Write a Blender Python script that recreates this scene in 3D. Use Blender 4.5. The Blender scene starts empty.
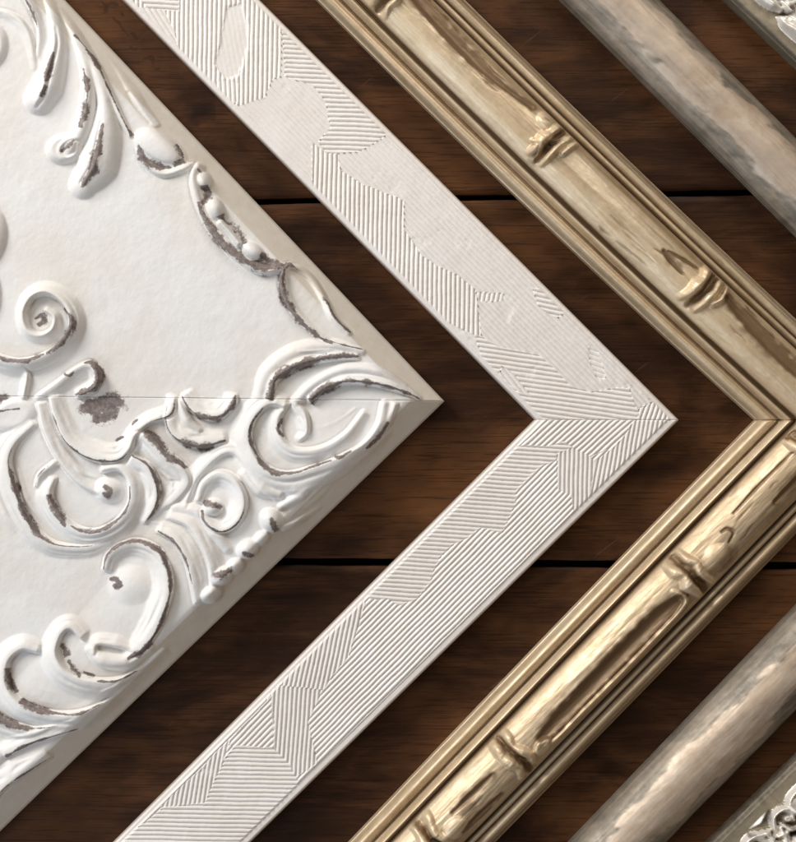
import bpy, math
import numpy as np
from mathutils import Vector

# ------------------------------------------------------------------ units
# 1 unit of the drawing grid = half a millimetre; x right, y down, h up
S = 0.0005
CX, CY, D = 398.0, 421.0, 1700.0
rng = np.random.default_rng(7)
C = bpy.context.scene.collection

# ------------------------------------------------------------------ noise
def vnoise(x, y, seed=0):
    r = np.random.default_rng(seed)
    T = r.random((256, 256)).astype(np.float32)
    xi = np.floor(x).astype(int); yi = np.floor(y).astype(int)
    fx = x - xi; fy = y - yi
    fx = fx*fx*(3-2*fx); fy = fy*fy*(3-2*fy)
    a = T[yi % 256, xi % 256]; b = T[yi % 256, (xi+1) % 256]
    c = T[(yi+1) % 256, xi % 256]; d = T[(yi+1) % 256, (xi+1) % 256]
    return (a*(1-fx)+b*fx)*(1-fy)+(c*(1-fx)+d*fx)*fy

def fbm(x, y, seed=0, o=4):
    v = 0; a = 0.5; t = 0
    for i in range(o):
        v = v + a*vnoise(x*2**i+17*i, y*2**i+5*i, seed+i); t += a; a *= 0.5
    return v/t - 0.5

def interp_pts(pts, step=0.8):
    """Catmull-Rom through pts, sampled densely; returns xy and u in 0..1"""
    P = np.array(pts, float)
    if len(P) == 2:
        P = np.array([P[0], (P[0]+P[1])/2, P[1]])
    Q = np.vstack([2*P[0]-P[1], P, 2*P[-1]-P[-2]])
    out = []; us = []
    n = len(P)-1
    for i in range(n):
        p0, p1, p2, p3 = Q[i:i+4]
        L = np.linalg.norm(p2-p1); k = max(2, int(L/step))
        t = np.linspace(0, 1, k, endpoint=False)[:, None]
        out.append(0.5*((2*p1)+(-p0+p2)*t+(2*p0-5*p1+4*p2-p3)*t**2+(-p0+3*p1-3*p2+p3)*t**3))
        us.append((i+t[:, 0])/n)
    out.append(P[-1:]); us.append(np.array([1.0]))
    return np.vstack(out), np.concatenate(us)

def prof(v, u):
    v = np.atleast_1d(np.array(v, float))
    return np.interp(u, np.linspace(0, 1, len(v)), v) if len(v) > 1 else np.full_like(u, v[0])

class Raster:
    """height, ownership and bare-wood fields on a regular grid"""
    def __init__(s, x0, y0, x1, y1, st=0.6):
        s.x0, s.y0, s.st = x0, y0, st
        s.nx = int((x1-x0)/st)+1; s.ny = int((y1-y0)/st)+1
        s.H = np.zeros((s.ny, s.nx), np.float32)
        s.wear = np.zeros_like(s.H)
        s.own = np.zeros((s.ny, s.nx), np.int16)
        s.G = np.zeros_like(s.H)                         # grooves, kept apart from the raised work
        s.ws = s.hs = s.mw = 1.0; s.ex = 1.5; s.k = 0; s.kind = {}; s.joined = False
    def dist(s, pts, R):
        P, u = interp_pts(pts)
        T = np.gradient(P, axis=0); T /= np.linalg.norm(T, axis=1)[:, None]+1e-9
        a0 = P.min(0)-R-1; a1 = P.max(0)+R+1
        i0 = max(0, int((a0[0]-s.x0)/s.st)); i1 = min(s.nx, int((a1[0]-s.x0)/s.st)+2)
        j0 = max(0, int((a0[1]-s.y0)/s.st)); j1 = min(s.ny, int((a1[1]-s.y0)/s.st)+2)
        if i1-i0 < 2 or j1-j0 < 2: return None
        best = np.full((j1-j0, i1-i0), 1e9, np.float32)
        idx = np.zeros((j1-j0, i1-i0), np.int32)
        xs = s.x0+np.arange(i0, i1)*s.st; ys = s.y0+np.arange(j0, j1)*s.st
        for k, (px, py) in enumerate(P):
            c0 = max(0, int((px-R-xs[0])/s.st)); c1 = min(len(xs), int((px+R-xs[0])/s.st)+2)
            r0 = max(0, int((py-R-ys[0])/s.st)); r1 = min(len(ys), int((py+R-ys[0])/s.st)+2)
            if c1 <= c0 or r1 <= r0: continue
            d = (xs[c0:c1][None, :]-px)**2+(ys[r0:r1][:, None]-py)**2
            b = best[r0:r1, c0:c1]; m = d < b
            b[m] = d[m]; idx[r0:r1, c0:c1][m] = k
        X, Y = np.meshgrid(xs, ys)
        dx = X-P[idx, 0]; dy = Y-P[idx, 1]
        tx = T[idx, 0]; ty = T[idx, 1]
        d = np.sqrt(best)
        sgn = np.sign(tx*dy-ty*dx)                       # + = right of travel on the page
        lon = np.where(idx == 0, -(dx*tx+dy*ty), np.where(idx == len(P)-1, dx*tx+dy*ty, 0))
        return (slice(j0, j1), slice(i0, i1)), d, sgn, u[idx], np.clip(lon, 0, None), X, Y
    def merge(s, sl, f, own):
        if not (s.joined and s.kind.get(s.k) == own):
            s.k += 1; s.kind[s.k] = own
        own = s.k
        H = s.H[sl]
        nh = (np.clip(H, 0, None)**4+np.clip(f, 0, None)**4)**0.25
        m = (f > H) & (f > 0.8)
        s.own[sl][m] = own
        s.H[sl] = nh
    def edge(s, pts, W, h, side=1, own=1, wear=None, fall=3.2, end=3.0):
        fall = 0.72*fall
        """a leaf or scroll edge: swells from -W up to a crest on the line, drops off sharply past it"""
        r = s.dist(pts, float(np.max(W))*s.ws+4)
        if r is None: return
        sl, d, sgn, u, lon, X, Y = r
        q = d*np.where(sgn == 0, 1, sgn)*side
        w = prof(W, u)*s.ws; hh = prof(h, u)*s.hs
        a = np.where(q < 0, np.sin(np.pi/2*np.clip(1+q/w, 0, 1))**s.ex, np.sqrt(np.clip(1-(q/fall)**2, 0, 1)))
        fold = np.exp(-((q/w+0.42+0.08*np.sin(9*u))/0.09)**2)*(0.55+0.45*np.sin(17*u+w.mean()*3))
        fold2 = np.exp(-((q/w+0.72)/0.07)**2)*(0.5+0.5*np.sin(23*u+2))
        f = hh*(a-0.20*np.clip(fold, 0, 1)*(w > 6)-0.12*fold2*(w > 8))*np.clip(1-lon/end, 0, 1)
        s.merge(sl, f, own)
        s.G[sl] = np.maximum(s.G[sl], np.minimum(1.9, 0.22*hh)*np.exp(-((q-fall*0.8-0.9)/1.2)**2)*np.clip(1-lon/end, 0, 1))
        if wear is not None:
            ww = prof(wear, u)*s.mw*(0.25+1.5*vnoise(X/7.5, Y/7.5, 92))
            v = np.clip(1.0-np.abs(q-0.6)/(ww+0.01)*0.5, 0, 1)*(ww > 0.25)*(lon < 1)
            s.wear[sl] = np.maximum(s.wear[sl], v)
    def ridge(s, pts, W, h, own=1, p=0.65):
        r = s.dist(pts, float(np.max(W))+1)
        if r is None: return
        sl, d, sgn, u, lon, X, Y = r
        w = prof(W, u); hh = prof(h, u)
        s.merge(sl, hh*np.clip(1-(d/w)**2, 0, 1)**p, own)
    def groove(s, pts, W, h):
        r = s.dist(pts, float(np.max(W))+1)
        if r is None: return
        sl, d, sgn, u, lon, X, Y = r
        w = prof(W, u); hh = prof(h, u)
        s.G[sl] = np.maximum(s.G[sl], hh*np.clip(1-(d/w)**2, 0, 1)**1.5)
    def mark(s, pts, W, amt=1.0):
        r = s.dist(pts, float(np.max(W))+2)
        if r is None: return
        sl, d, sgn, u, lon, X, Y = r
        w = prof(W, u)*s.mw*(0.55+0.95*vnoise(X/6.5, Y/6.5, 91))
        s.wear[sl] = np.maximum(s.wear[sl], amt*np.clip(1-0.5*d/(w+0.01), 0, 1))
    def dome(s, cx, cy, a, b, ang, h, own=1, hollow=0, p=0.6):
        R = max(a, b)+1
        i0 = max(0, int((cx-R-s.x0)/s.st)); i1 = min(s.nx, int((cx+R-s.x0)/s.st)+2)
        j0 = max(0, int((cy-R-s.y0)/s.st)); j1 = min(s.ny, int((cy+R-s.y0)/s.st)+2)
        if i1-i0 < 2 or j1-j0 < 2: return
        X, Y = np.meshgrid(s.x0+np.arange(i0, i1)*s.st, s.y0+np.arange(j0, j1)*s.st)
        t = math.radians(ang); dx = X-cx; dy = Y-cy
        e = ((dx*math.cos(t)+dy*math.sin(t))/a)**2+((-dx*math.sin(t)+dy*math.cos(t))/b)**2
        f = h*np.clip(1-e, 0, 1)**p
        if hollow: f = f-hollow*np.clip(1-e*2.2, 0, 1)**1.2
        s.merge((slice(j0, j1), slice(i0, i1)), f, own)
    def blur(s, A, sig):
        k = int(3*sig/s.st)+1
        g = np.exp(-0.5*(np.arange(-k, k+1)*s.st/sig)**2); g /= g.sum()
        B = np.pad(A, ((k, k), (k, k)), mode='edge')
        B = sum(w*B[:, i:i+A.shape[1]] for i, w in enumerate(g))
        return sum(w*B[i:i+A.shape[0], :] for i, w in enumerate(g))
    def sample(s, A, X, Y, nearest=False):
        fx = np.clip((X-s.x0)/s.st, 0, s.nx-1.001); fy = np.clip((Y-s.y0)/s.st, 0, s.ny-1.001)
        if nearest: return A[np.round(fy).astype(int), np.round(fx).astype(int)]
        i = fx.astype(int); j = fy.astype(int); a = fx-i; b = fy-j
        i1 = np.minimum(i+1, s.nx-1); j1 = np.minimum(j+1, s.ny-1)
        return (A[j, i]*(1-a)+A[j, i1]*a)*(1-b)+(A[j1, i]*(1-a)+A[j1, i1]*a)*b

# ------------------------------------------------------------------ rails as relief solids
def quad_edge(p0, pm, p1, n):
    """points along an edge through p0, (pm), p1"""
    p0 = np.array(p0, float); p1 = np.array(p1, float)
    t = np.linspace(0, 1, n)[:, None]
    if pm is None: return p0*(1-t)+p1*t
    pm = np.array(pm, float)
    tm = np.dot(pm-p0, p1-p0)/np.dot(p1-p0, p1-p0)
    c = (pm-p0*(1-tm)-p1*tm)/(tm*(1-tm))
    return p0*(1-t)+p1*t+c*t*(1-t)

def grid_of(outer, inner, ns, nt):
    """outer/inner = (corner end, mid or None, far end). returns X,Y [ns,nt], t=0 on the outer side"""
    eo = quad_edge(*outer, ns); ei = quad_edge(*inner, ns)
    t = np.linspace(0, 1, nt)
    X = eo[:, 0:1]*(1-t)+ei[:, 0:1]*t; Y = eo[:, 1:2]*(1-t)+ei[:, 1:2]*t
    return X, Y, t

def to_world(X, Y, H, zr):
    k = 1-zr/D
    return (X-CX)*k*S, (CY-Y)*k*S, H*S

def link_mesh(name, V, F, N, attrs, mat, parent, origin, smooth=True):
    me = bpy.data.meshes.new(name)
    V = V-np.array(origin)
    me.vertices.add(len(V)); me.vertices.foreach_set('co', V.astype(np.float32).ravel())
    me.loops.add(F.size); me.loops.foreach_set('vertex_index', F.astype(np.int32).ravel())
    me.polygons.add(len(F)); me.polygons.foreach_set('loop_start', np.arange(0, F.size, 4, dtype=np.int32))
    me.polygons.foreach_set('loop_total', np.full(len(F), 4, dtype=np.int32))
    me.update(calc_edges=True)
    me.polygons.foreach_set('use_smooth', np.full(len(F), smooth))
    for k, a in attrs.items():
        at = me.attributes.new(k, 'FLOAT', 'POINT'); at.data.foreach_set('value', a.astype(np.float32).ravel())
    if N is not None:
        me.normals_split_custom_set_from_vertices(N.astype(np.float32).tolist())
    me.materials.append(mat)
    o = bpy.data.objects.new(name, me); C.objects.link(o)
    if parent is not None: o.parent = parent
    return o

def relief(X, Y, H, zr, attrs, owner, names, mats, parent, origin, minf=260):
    """one solid rail: owner[ns-1,nt-1] says which sub-part each face belongs to; 0 = the rail itself"""
    ns, nt = X.shape
    wx, wy, wz = to_world(X, Y, H, zr)
    V = np.stack([wx, wy, wz], -1)
    du = np.gradient(V, axis=0); dv = np.gradient(V, axis=1)
    N = np.cross(du, dv); N /= np.linalg.norm(N, axis=-1)[..., None]+1e-12
    if N[..., 2].mean() < 0: N = -N
    idx = np.arange(ns*nt).reshape(ns, nt)
    F = np.stack([idx[:-1, :-1], idx[1:, :-1], idx[1:, 1:], idx[:-1, 1:]], -1)
    # winding up
    a, b, c = V[0, 0], V[1, 0], V[1, 1]
    if np.cross(b-a, c-a)[2] < 0: F = F[..., ::-1]
    Vf = V.reshape(-1, 3); Nf = N.reshape(-1, 3)
    rail = None
    ids, cnt = np.unique(owner, return_counts=True)
    for i_, c_ in zip(ids, cnt):
        if i_ != 0 and c_ < minf: owner[owner == i_] = 0
    for oid in sorted(set(np.unique(owner).tolist()) | {0}, key=lambda q: q):
        sel = F[owner == oid].reshape(-1, 4)
        if oid != 0 and len(sel) == 0: continue
        used, inv = np.unique(sel, return_inverse=True)
        v = Vf[used]; n = Nf[used]; f = inv.reshape(-1, 4)
        at = {k: A.reshape(-1)[used] for k, A in attrs.items()}
        if oid == 0:
            # skirts down to the table on the four sides, and an underside
            rim = [idx[:, 0], idx[-1, 1:], idx[::-1, -1][1:], idx[0, ::-1][1:]]
            rim = np.concatenate(rim)[:-1] if np.concatenate(rim)[-1] == idx[0, 0] else np.concatenate(rim)
            top = Vf[rim]; bot = top.copy(); bot[:, 2] = 0.0001
            m = len(rim); cen = top.mean(0)
            tang = np.roll(top, -1, 0)-np.roll(top, 1, 0)
            nn = np.stack([tang[:, 1], -tang[:, 0], np.zeros(m)], -1)
            nn /= np.linalg.norm(nn, axis=1)[:, None]+1e-12
            area = np.sum(top[:, 0]*np.roll(top[:, 1], -1)-np.roll(top[:, 0], -1)*top[:, 1])
            if area < 0: nn = -nn
            k0 = len(v)
            v = np.vstack([v, top, bot]); n = np.vstack([n, nn, nn])
            i = np.arange(m); j = (i+1) % m
            sf = np.stack([k0+i, k0+m+i, k0+m+j, k0+j], -1)
            if area < 0: sf = sf[:, ::-1]
            f = np.vstack([f, sf])
            for k, A in attrs.items():
                e = A.reshape(-1)[rim]; at[k] = np.concatenate([at[k], e, e])
        o = link_mesh(names[oid], v, f, n, at, mats.get(oid, mats[0]), rail if oid else parent, origin)
        if oid == 0: rail = o
    return rail

def thing(name, label, cat, px, py, group=None):
    o = bpy.data.objects.new(name, None); C.objects.link(o)
    o.empty_display_size = 0.02
    o.location = ((px-CX)*S, (CY-py)*S, 0)
    o['label'] = label; o['category'] = cat
    if group: o['group'] = group
    return o

# ------------------------------------------------------------------ materials
class NT:
    def __init__(s, name):
        s.m = bpy.data.materials.new(name); s.m.use_nodes = True
        s.t = s.m.node_tree; s.t.nodes.clear()
        s.out = s.n('ShaderNodeOutputMaterial'); s.b = s.n('ShaderNodeBsdfPrincipled')
        s.l(s.b.outputs[0], s.out.inputs[0])
        s.co = s.n('ShaderNodeTexCoord').outputs['Object']
    def n(s, t, **k):
        q = s.t.nodes.new(t)
        for a, b in k.items(): setattr(q, a, b)
        return q
    def l(s, a, b): s.t.links.new(a, b)
    def set(s, sock, v):
        if hasattr(v, 'default_value') or isinstance(v, bpy.types.NodeSocket): s.l(v, sock)
        else: sock.default_value = v
    def noise(s, scale, detail=4, rough=0.5, stretch=None, rot=0, vec=None, dist=0):
        v = vec or s.co
        if stretch or rot:
            mp = s.n('ShaderNodeMapping'); s.l(v, mp.inputs[0])
            mp0 = None
            if rot:
                # rotate first, then stretch
                mp0 = s.n('ShaderNodeMapping'); s.l(v, mp0.inputs[0]); mp0.inputs['Rotation'].default_value = (0, 0, rot)
                s.l(mp0.outputs[0], mp.inputs[0])
            mp.inputs['Scale'].default_value = stretch or (1, 1, 1)
            v = mp.outputs[0]
        q = s.n('ShaderNodeTexNoise'); s.l(v, q.inputs['Vector'])
        q.inputs['Scale'].default_value = scale; q.inputs['Detail'].default_value = detail
        q.inputs['Roughness'].default_value = rough; q.inputs['Distortion'].default_value = dist
        return q.outputs['Fac']
    def math(s, op, a, b=0.0, clamp=False):
        q = s.n('ShaderNodeMath', operation=op, use_clamp=clamp)
        s.set(q.inputs[0], a); s.set(q.inputs[1], b); return q.outputs[0]
    def ramp(s, f, stops):
        q = s.n('ShaderNodeValToRGB'); s.l(f, q.inputs[0])
        e = q.color_ramp.elements
        while len(e) < len(stops): e.new(0.5)
        for k, (p, c) in enumerate(stops):
            e[k].position = p; e[k].color = (*c, 1) if len(c) == 3 else c
        return q.outputs[0]
    def mr(s, f, a, b, c=0.0, d=1.0):
        q = s.n('ShaderNodeMapRange'); s.l(f, q.inputs[0])
        for k, v in zip((1, 2, 3, 4), (a, b, c, d)): q.inputs[k].default_value = v
        return q.outputs[0]
    def mix(s, f, a, b, mode='MIX'):
        q = s.n('ShaderNodeMix', data_type='RGBA', blend_type=mode)
        s.set(q.inputs[0], f)
        for sock, v in ((q.inputs[6], a), (q.inputs[7], b)):
            if isinstance(v, tuple): v = (*v, 1) if len(v) == 3 else v
            s.set(sock, v)
        return q.outputs[2]
    def attr(s, n): return s.n('ShaderNodeAttribute', attribute_name=n).outputs['Fac']
    def bump(s, h, strength, dist):
        q = s.n('ShaderNodeBump'); q.inputs['Strength'].default_value = strength
        q.inputs['Distance'].default_value = dist; s.l(h, q.inputs['Height'])
        s.l(q.outputs[0], s.b.inputs['Normal']); return q

def mat_white_chalk():
    m = NT('distressed_white_paint')
    cloud = m.noise(28, 4, 0.6); fine = m.noise(420, 3, 0.6); mid = m.noise(110, 4, 0.6)
    base = m.ramp(cloud, [(0.30, (0.77, 0.735, 0.69)), (0.55, (0.82, 0.81, 0.795)), (0.75, (0.84, 0.845, 0.85))])
    base = m.mix(m.mr(mid, 0.55, 0.8, 0, 0.28), base, (0.70, 0.64, 0.56))
    w = m.math('ADD', m.attr('wear'), m.math('MULTIPLY', m.math('SUBTRACT', m.noise(760, 5, 0.7), 0.5), 1.1))
    w = m.math('ADD', w, m.math('MULTIPLY', m.math('SUBTRACT', m.noise(150, 3, 0.6), 0.5), 0.9))
    w = m.mr(w, 0.42, 0.66)
    bare = m.ramp(m.noise(420, 5, 0.7), [(0.3, (0.12, 0.092, 0.084)), (0.52, (0.22, 0.18, 0.168)), (0.72, (0.38, 0.33, 0.31))])
    # stray chips along the carved crests
    m.l(m.mix(w, base, bare), m.b.inputs['Base Color'])
    m.l(m.mr(w, 0, 1, 0.52, 0.7), m.b.inputs['Roughness'])
    h = m.math('ADD', m.math('MULTIPLY', fine, 0.35), m.math('MULTIPLY', mid, 0.9))
    h = m.math('ADD', h, m.math('MULTIPLY', w, -0.5))
    h = m.math('ADD', h, m.math('MULTIPLY', m.noise(75, 6, 0.7, stretch=(1, 0.35, 1), rot=0.6), 0.8))
    m.bump(h, 0.4, 0.0007)
    return m.m

def mat_rim():
    m = NT('white_paint_rim')
    mid = m.noise(90, 4, 0.6)
    base = m.ramp(mid, [(0.3, (0.71, 0.65, 0.565)), (0.7, (0.78, 0.735, 0.67))])
    m.l(base, m.b.inputs['Base Color']); m.b.inputs['Roughness'].default_value = 0.5
    m.bump(m.noise(260, 4, 0.6), 0.3, 0.0004)
    return m.m

def mat_comb():
    m = NT('cream_combed_gesso')
    n = m.noise(45, 4, 0.6)
    base = m.ramp(n, [(0.3, (0.80, 0.745, 0.70)), (0.7, (0.85, 0.815, 0.785))])
    edge = m.attr('edge')
    base = m.mix(m.mr(m.math('ADD', edge, m.math('MULTIPLY', m.math('SUBTRACT', m.noise(500, 3, 0.6), 0.5), 0.5)), 0.5, 0.8, 0, 0.55), base, (0.52, 0.42, 0.35))
    m.l(base, m.b.inputs['Base Color']); m.b.inputs['Roughness'].default_value = 0.34
    m.bump(m.noise(700, 3, 0.6), 0.22, 0.00025)
    return m.m

def mat_leaf(name, stops, dark, rot, metallic=0.85, rough=(0.28, 0.5), streak=0.6, bump=0.35, cloudmix=0.5, cl=(0.4,0.3,0.22)):
    """antiqued metal leaf with a brown glaze brushed along the rail"""
    m = NT(name)
    st = m.noise(55, 5, 0.62, stretch=(0.11, 1.6, 1), rot=rot)
    st2 = m.noise(240, 4, 0.6, stretch=(0.06, 1.5, 1), rot=rot)
    cl_ = m.noise(60, 5, 0.65)
    base = m.ramp(m.math('ADD', m.math('MULTIPLY', st, streak), m.math('MULTIPLY', cl_, 1-streak)), stops)
    base = m.mix(m.mr(cl_, 0.5, 0.72, 0, cloudmix), base, cl)
    g = m.math('ADD', m.attr('glaze'), m.math('MULTIPLY', m.math('SUBTRACT', st2, 0.5), 0.9))
    g = m.math('ADD', g, m.math('MULTIPLY', m.math('SUBTRACT', m.noise(260, 4, 0.7), 0.5), 0.35))
    g = m.mr(g, 0.28, 0.95, 0, 0.9)
    base = m.mix(g, base, dark)
    m.l(base, m.b.inputs['Base Color'])
    m.b.inputs['Metallic'].default_value = metallic
    m.l(m.math('MULTIPLY', m.mr(g, 0, 1, 1, 0.55), metallic), m.b.inputs['Metallic'])
    m.l(m.mr(m.noise(150, 4, 0.6), 0.3, 0.7, *rough), m.b.inputs['Roughness'])
    h = m.math('ADD', m.math('MULTIPLY', st2, 0.6), m.math('MULTIPLY', m.noise(330, 3, 0.6), 0.5))
    m.bump(h, bump, 0.0006)
    return m.m

def mat_wood():
    m = NT('dark_stained_wood')
    g = m.noise(13, 7, 0.64, stretch=(0.6, 1.7, 1), dist=1.8)
    g2 = m.noise(120, 6, 0.7, stretch=(0.07, 2.2, 1), dist=0.5)
    pores = m.noise(1100, 3, 0.6, stretch=(0.035, 1, 1))
    dust = m.noise(1500, 2, 0.5)
    scr = m.noise(260, 3, 0.5, stretch=(0.9, 0.05, 1), rot=0.9)
    cl = m.noise(11, 4, 0.6, stretch=(0.6, 1.1, 1))
    f = m.math('ADD', m.math('MULTIPLY', g, 0.78), m.math('MULTIPLY', g2, 0.22))
    base = m.ramp(f, [(0.32, (0.013, 0.0048, 0.0019)), (0.48, (0.036, 0.014, 0.0055)), (0.66, (0.092, 0.038, 0.0145))])
    base = m.mix(m.mr(cl, 0.46, 0.68, 0, 0.6), base, (0.20, 0.082, 0.028))
    base = m.mix(m.mr(cl, 0.46, 0.32, 0, 0.7), base, (0.016, 0.0065, 0.003))
    base = m.mix(m.mr(pores, 0.55, 0.62, 0, 0.5), base, (0.010, 0.004, 0.002))
    base = m.mix(m.mr(dust, 0.73, 0.78, 0, 0.35), base, (0.22, 0.17, 0.12))
    base = m.mix(m.mr(scr, 0.715, 0.74, 0, 0.3), base, (0.16, 0.085, 0.045))
    mk = m.math('ADD', m.attr('wear'), m.math('MULTIPLY', m.math('SUBTRACT', m.noise(520, 4, 0.6), 0.5), 0.8))
    base = m.mix(m.mr(mk, 0.3, 0.55, 0, 0.5), base, (0.10, 0.042, 0.012))
    base = m.mix(m.mr(mk, 0.45, 0.8, 0, 0.5), base, (0.012, 0.006, 0.003))
    kn = m.attr('knot')
    base = m.mix(m.mr(m.math('ADD', kn, m.math('MULTIPLY', m.math('SUBTRACT', m.noise(200, 4, 0.6), 0.5), 0.5)), 0.2, 0.9, 0, 0.85), base, (0.009, 0.004, 0.0025))
    m.l(base, m.b.inputs['Base Color'])
    m.l(m.mr(g2, 0.3, 0.7, 0.42, 0.6), m.b.inputs['Roughness'])
    m.b.inputs['Specular IOR Level'].default_value = 0.16
    h = m.math('ADD', g2, m.math('MULTIPLY', pores, -0.5))
    h = m.math('ADD', h, m.math('MULTIPLY', mk, -0.3))
    m.bump(h, 0.3, 0.0005)
    return m.m

M_white = mat_white_chalk(); M_rim = mat_rim(); M_comb = mat_comb(); M_wood = mat_wood()
A_UP, A_LO = math.radians(45), math.radians(-45)      # rotate object x onto the rail direction
gold_stops = [(0.28, (0.53, 0.375, 0.215)), (0.5, (0.74, 0.59, 0.40)), (0.72, (0.86, 0.76, 0.585))]
M_gold_u = mat_leaf('champagne_gold_leaf_falling', gold_stops, (0.155, 0.084, 0.033), A_UP, cl=(0.50, 0.36, 0.22), cloudmix=0.35, metallic=0.42, rough=(0.42, 0.56), bump=0.2)
M_gold_l = mat_leaf('champagne_gold_leaf_rising', gold_stops, (0.155, 0.084, 0.033), A_LO, cl=(0.50, 0.36, 0.22), cloudmix=0.35, metallic=0.42, rough=(0.42, 0.56), bump=0.2)
silver_stops = [(0.28, (0.44, 0.32, 0.225)), (0.5, (0.57, 0.465, 0.365)), (0.72, (0.72, 0.64, 0.54))]
M_silv_u = mat_leaf('antique_silver_leaf_falling', silver_stops, (0.12, 0.11, 0.088), A_UP, streak=0.35, cloudmix=0.4, bump=0.16, cl=(0.46, 0.34, 0.25), rough=(0.46, 0.6), metallic=0.45)
M_silv_l = mat_leaf('antique_silver_leaf_rising', silver_stops, (0.12, 0.11, 0.088), A_LO, streak=0.35, cloudmix=0.4, bump=0.16, cl=(0.46, 0.34, 0.25), rough=(0.46, 0.6), metallic=0.45)
band_stops = [(0.3, (0.20, 0.165, 0.115)), (0.7, (0.40, 0.345, 0.25))]
M_band = mat_leaf('tarnished_grey_band', band_stops, (0.05, 0.04, 0.03), A_UP, streak=0.4, metallic=0.25, rough=(0.5, 0.65))
bright_stops = [(0.3, (0.74, 0.68, 0.60)), (0.7, (0.92, 0.89, 0.84))]
M_bright = mat_leaf('bright_silver_leaf', bright_stops, (0.06, 0.045, 0.03), A_UP, streak=0.2, metallic=0.35, rough=(0.36, 0.5), cloudmix=0.2)

# ================================================================== THE TABLE
table = thing('wooden_table', 'dark brown plank table top under all the frame corners, with narrow black gaps', 'table', 398, 421)
tr = Raster(60, -10, 330, 150, 0.8)
for p in [[(101, 0), (106, 8), (104, 14)], [(104, 8), (112, 3), (118, 6)], [(112, 17), (121, 24)], [(118, 22), (126, 33)], [(127, 38), (133, 33), (136, 39), (141, 36)],
          [(129, 45), (134, 50), (141, 47)], [(141, 62), (146, 58), (153, 60), (152, 66)], [(148, 56), (155, 58)], [(154, 70), (160, 68)], [(120, 12), (124, 16)]]:
    tr.mark(p, [1.2, 2.6, 1.4], 1.0)
tk = Raster(60, -10, 330, 150, 0.8); tk.mark([(196, 113), (204, 112)], [10, 9], 1.0)
tr.mark([(246, 145), (250, 148)], [1, 1], 0.6)
def plank(ytl, ytr, ybl, ybr, x0=-330, x1=1330, st=2.6):
    ns = int((x1-x0)/st); nt = max(8, int((ybl-ytl)/st))
    u = np.linspace(0, 1, ns)[:, None]; t = np.linspace(0, 1, nt)[None, :]
    X = x0+(x1-x0)*u+0*t; Y = (ytl*(1-u)+ytr*u)*(1-t)+(ybl*(1-u)+ybr*u)*t
    dist = np.minimum(t, 1-t)*(ybl-ytl)
    Y = Y+1.5*fbm(X/26, X*0+ytl, 5, 4)*np.clip(1-dist/14, 0, 1)*np.sign(0.5-t)
    H = -2.2*np.clip(1-dist/(3.0+2.5*vnoise(X/18, Y/40, 8)), 0, 1)**2+0.35*fbm(X/90, Y/25, 3)+0*X
    w = tr.sample(tr.wear, X, Y); w[(X > 328) | (Y > 148) | (X < 62)] = 0
    kn = tk.sample(tk.wear, X, Y); kn[(X > 328) | (Y > 148) | (X < 62)] = 0
    wx, wy, wz = to_world(X, Y, H, 0)
    wz = wz-0.0002
    V = np.stack([wx, wy, wz], -1); idx = np.arange(ns*nt).reshape(ns, nt)
    F = np.stack([idx[:-1, :-1], idx[:-1, 1:], idx[1:, 1:], idx[1:, :-1]], -1).reshape(-1, 4)
    Vf = V.reshape(-1, 3)
    rim = np.concatenate([idx[:, 0], idx[-1, 1:], idx[::-1, -1][1:], idx[0, ::-1][1:-1]])
    top = Vf[rim]; bot = top.copy(); bot[:, 2] = -0.022
    m = len(rim); i = np.arange(m); j = (i+1) % m; k0 = len(Vf)
    sf = np.stack([k0+i, k0+j, k0+m+j, k0+m+i], -1)
    a, b, c = Vf[F[0][0]], Vf[F[0][1]], Vf[F[0][2]]
    if np.cross(b-a, c-a)[2] < 0: F = F[:, ::-1]
    link_mesh('plank', np.vstack([Vf, top, bot]), np.vstack([F, sf]), None,
              {'wear': np.concatenate([w.ravel(), np.zeros(2*m)]), 'knot': np.concatenate([kn.ravel(), np.zeros(2*m)])}, M_wood, table, table.location)
def yl(y_at_a, a, y_at_b, b, x): return y_at_a+(y_at_b-y_at_a)*(x-a)/(b-a)
up = lambda x, o: yl(201, 290, 193, 715, x)+o
lo = lambda x, o: yl(562, 300, 566, 790, x)+o
plank(-330, -330, up(-330, -3), up(1330, -3))
plank(up(-330, 3), up(1330, 3), lo(-330, -3.8), lo(1330, -3.8))
plank(lo(-330, 3.8), lo(1330, 3.8), 1180, 1180)
# dark support board below the gaps
V = np.array([[(-340-CX)*S, (CY+340)*S, -0.023], [(1340-CX)*S, (CY+340)*S, -0.023], [(1340-CX)*S, (CY-1190)*S, -0.023], [(-340-CX)*S, (CY-1190)*S, -0.023]])
V2 = V.copy(); V2[:, 2] = -0.04
VV = np.vstack([V, V2])
FF = np.array([[3, 2, 1, 0], [4, 5, 6, 7], [0, 1, 5, 4], [1, 2, 6, 5], [2, 3, 7, 6], [3, 0, 4, 7]])
link_mesh('under_board', VV, FF, None, {'wear': np.zeros(8), 'knot': np.ones(8)}, M_wood, table, table.location, smooth=False)

GROUP = 'picture frame corner samples nested on the table'

# ================================================================== A: ornate white frame corner
R = Raster(-90, -150, 470, 900, 0.6)
LEAF, SCROLL, OVAL, CHAIN, SHELL, BEAD = 1, 2, 3, 4, 5, 6
R.ex = 1.3; R.hs = 1.05; R.ws = 1.05; R.mw = 1.05
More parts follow.
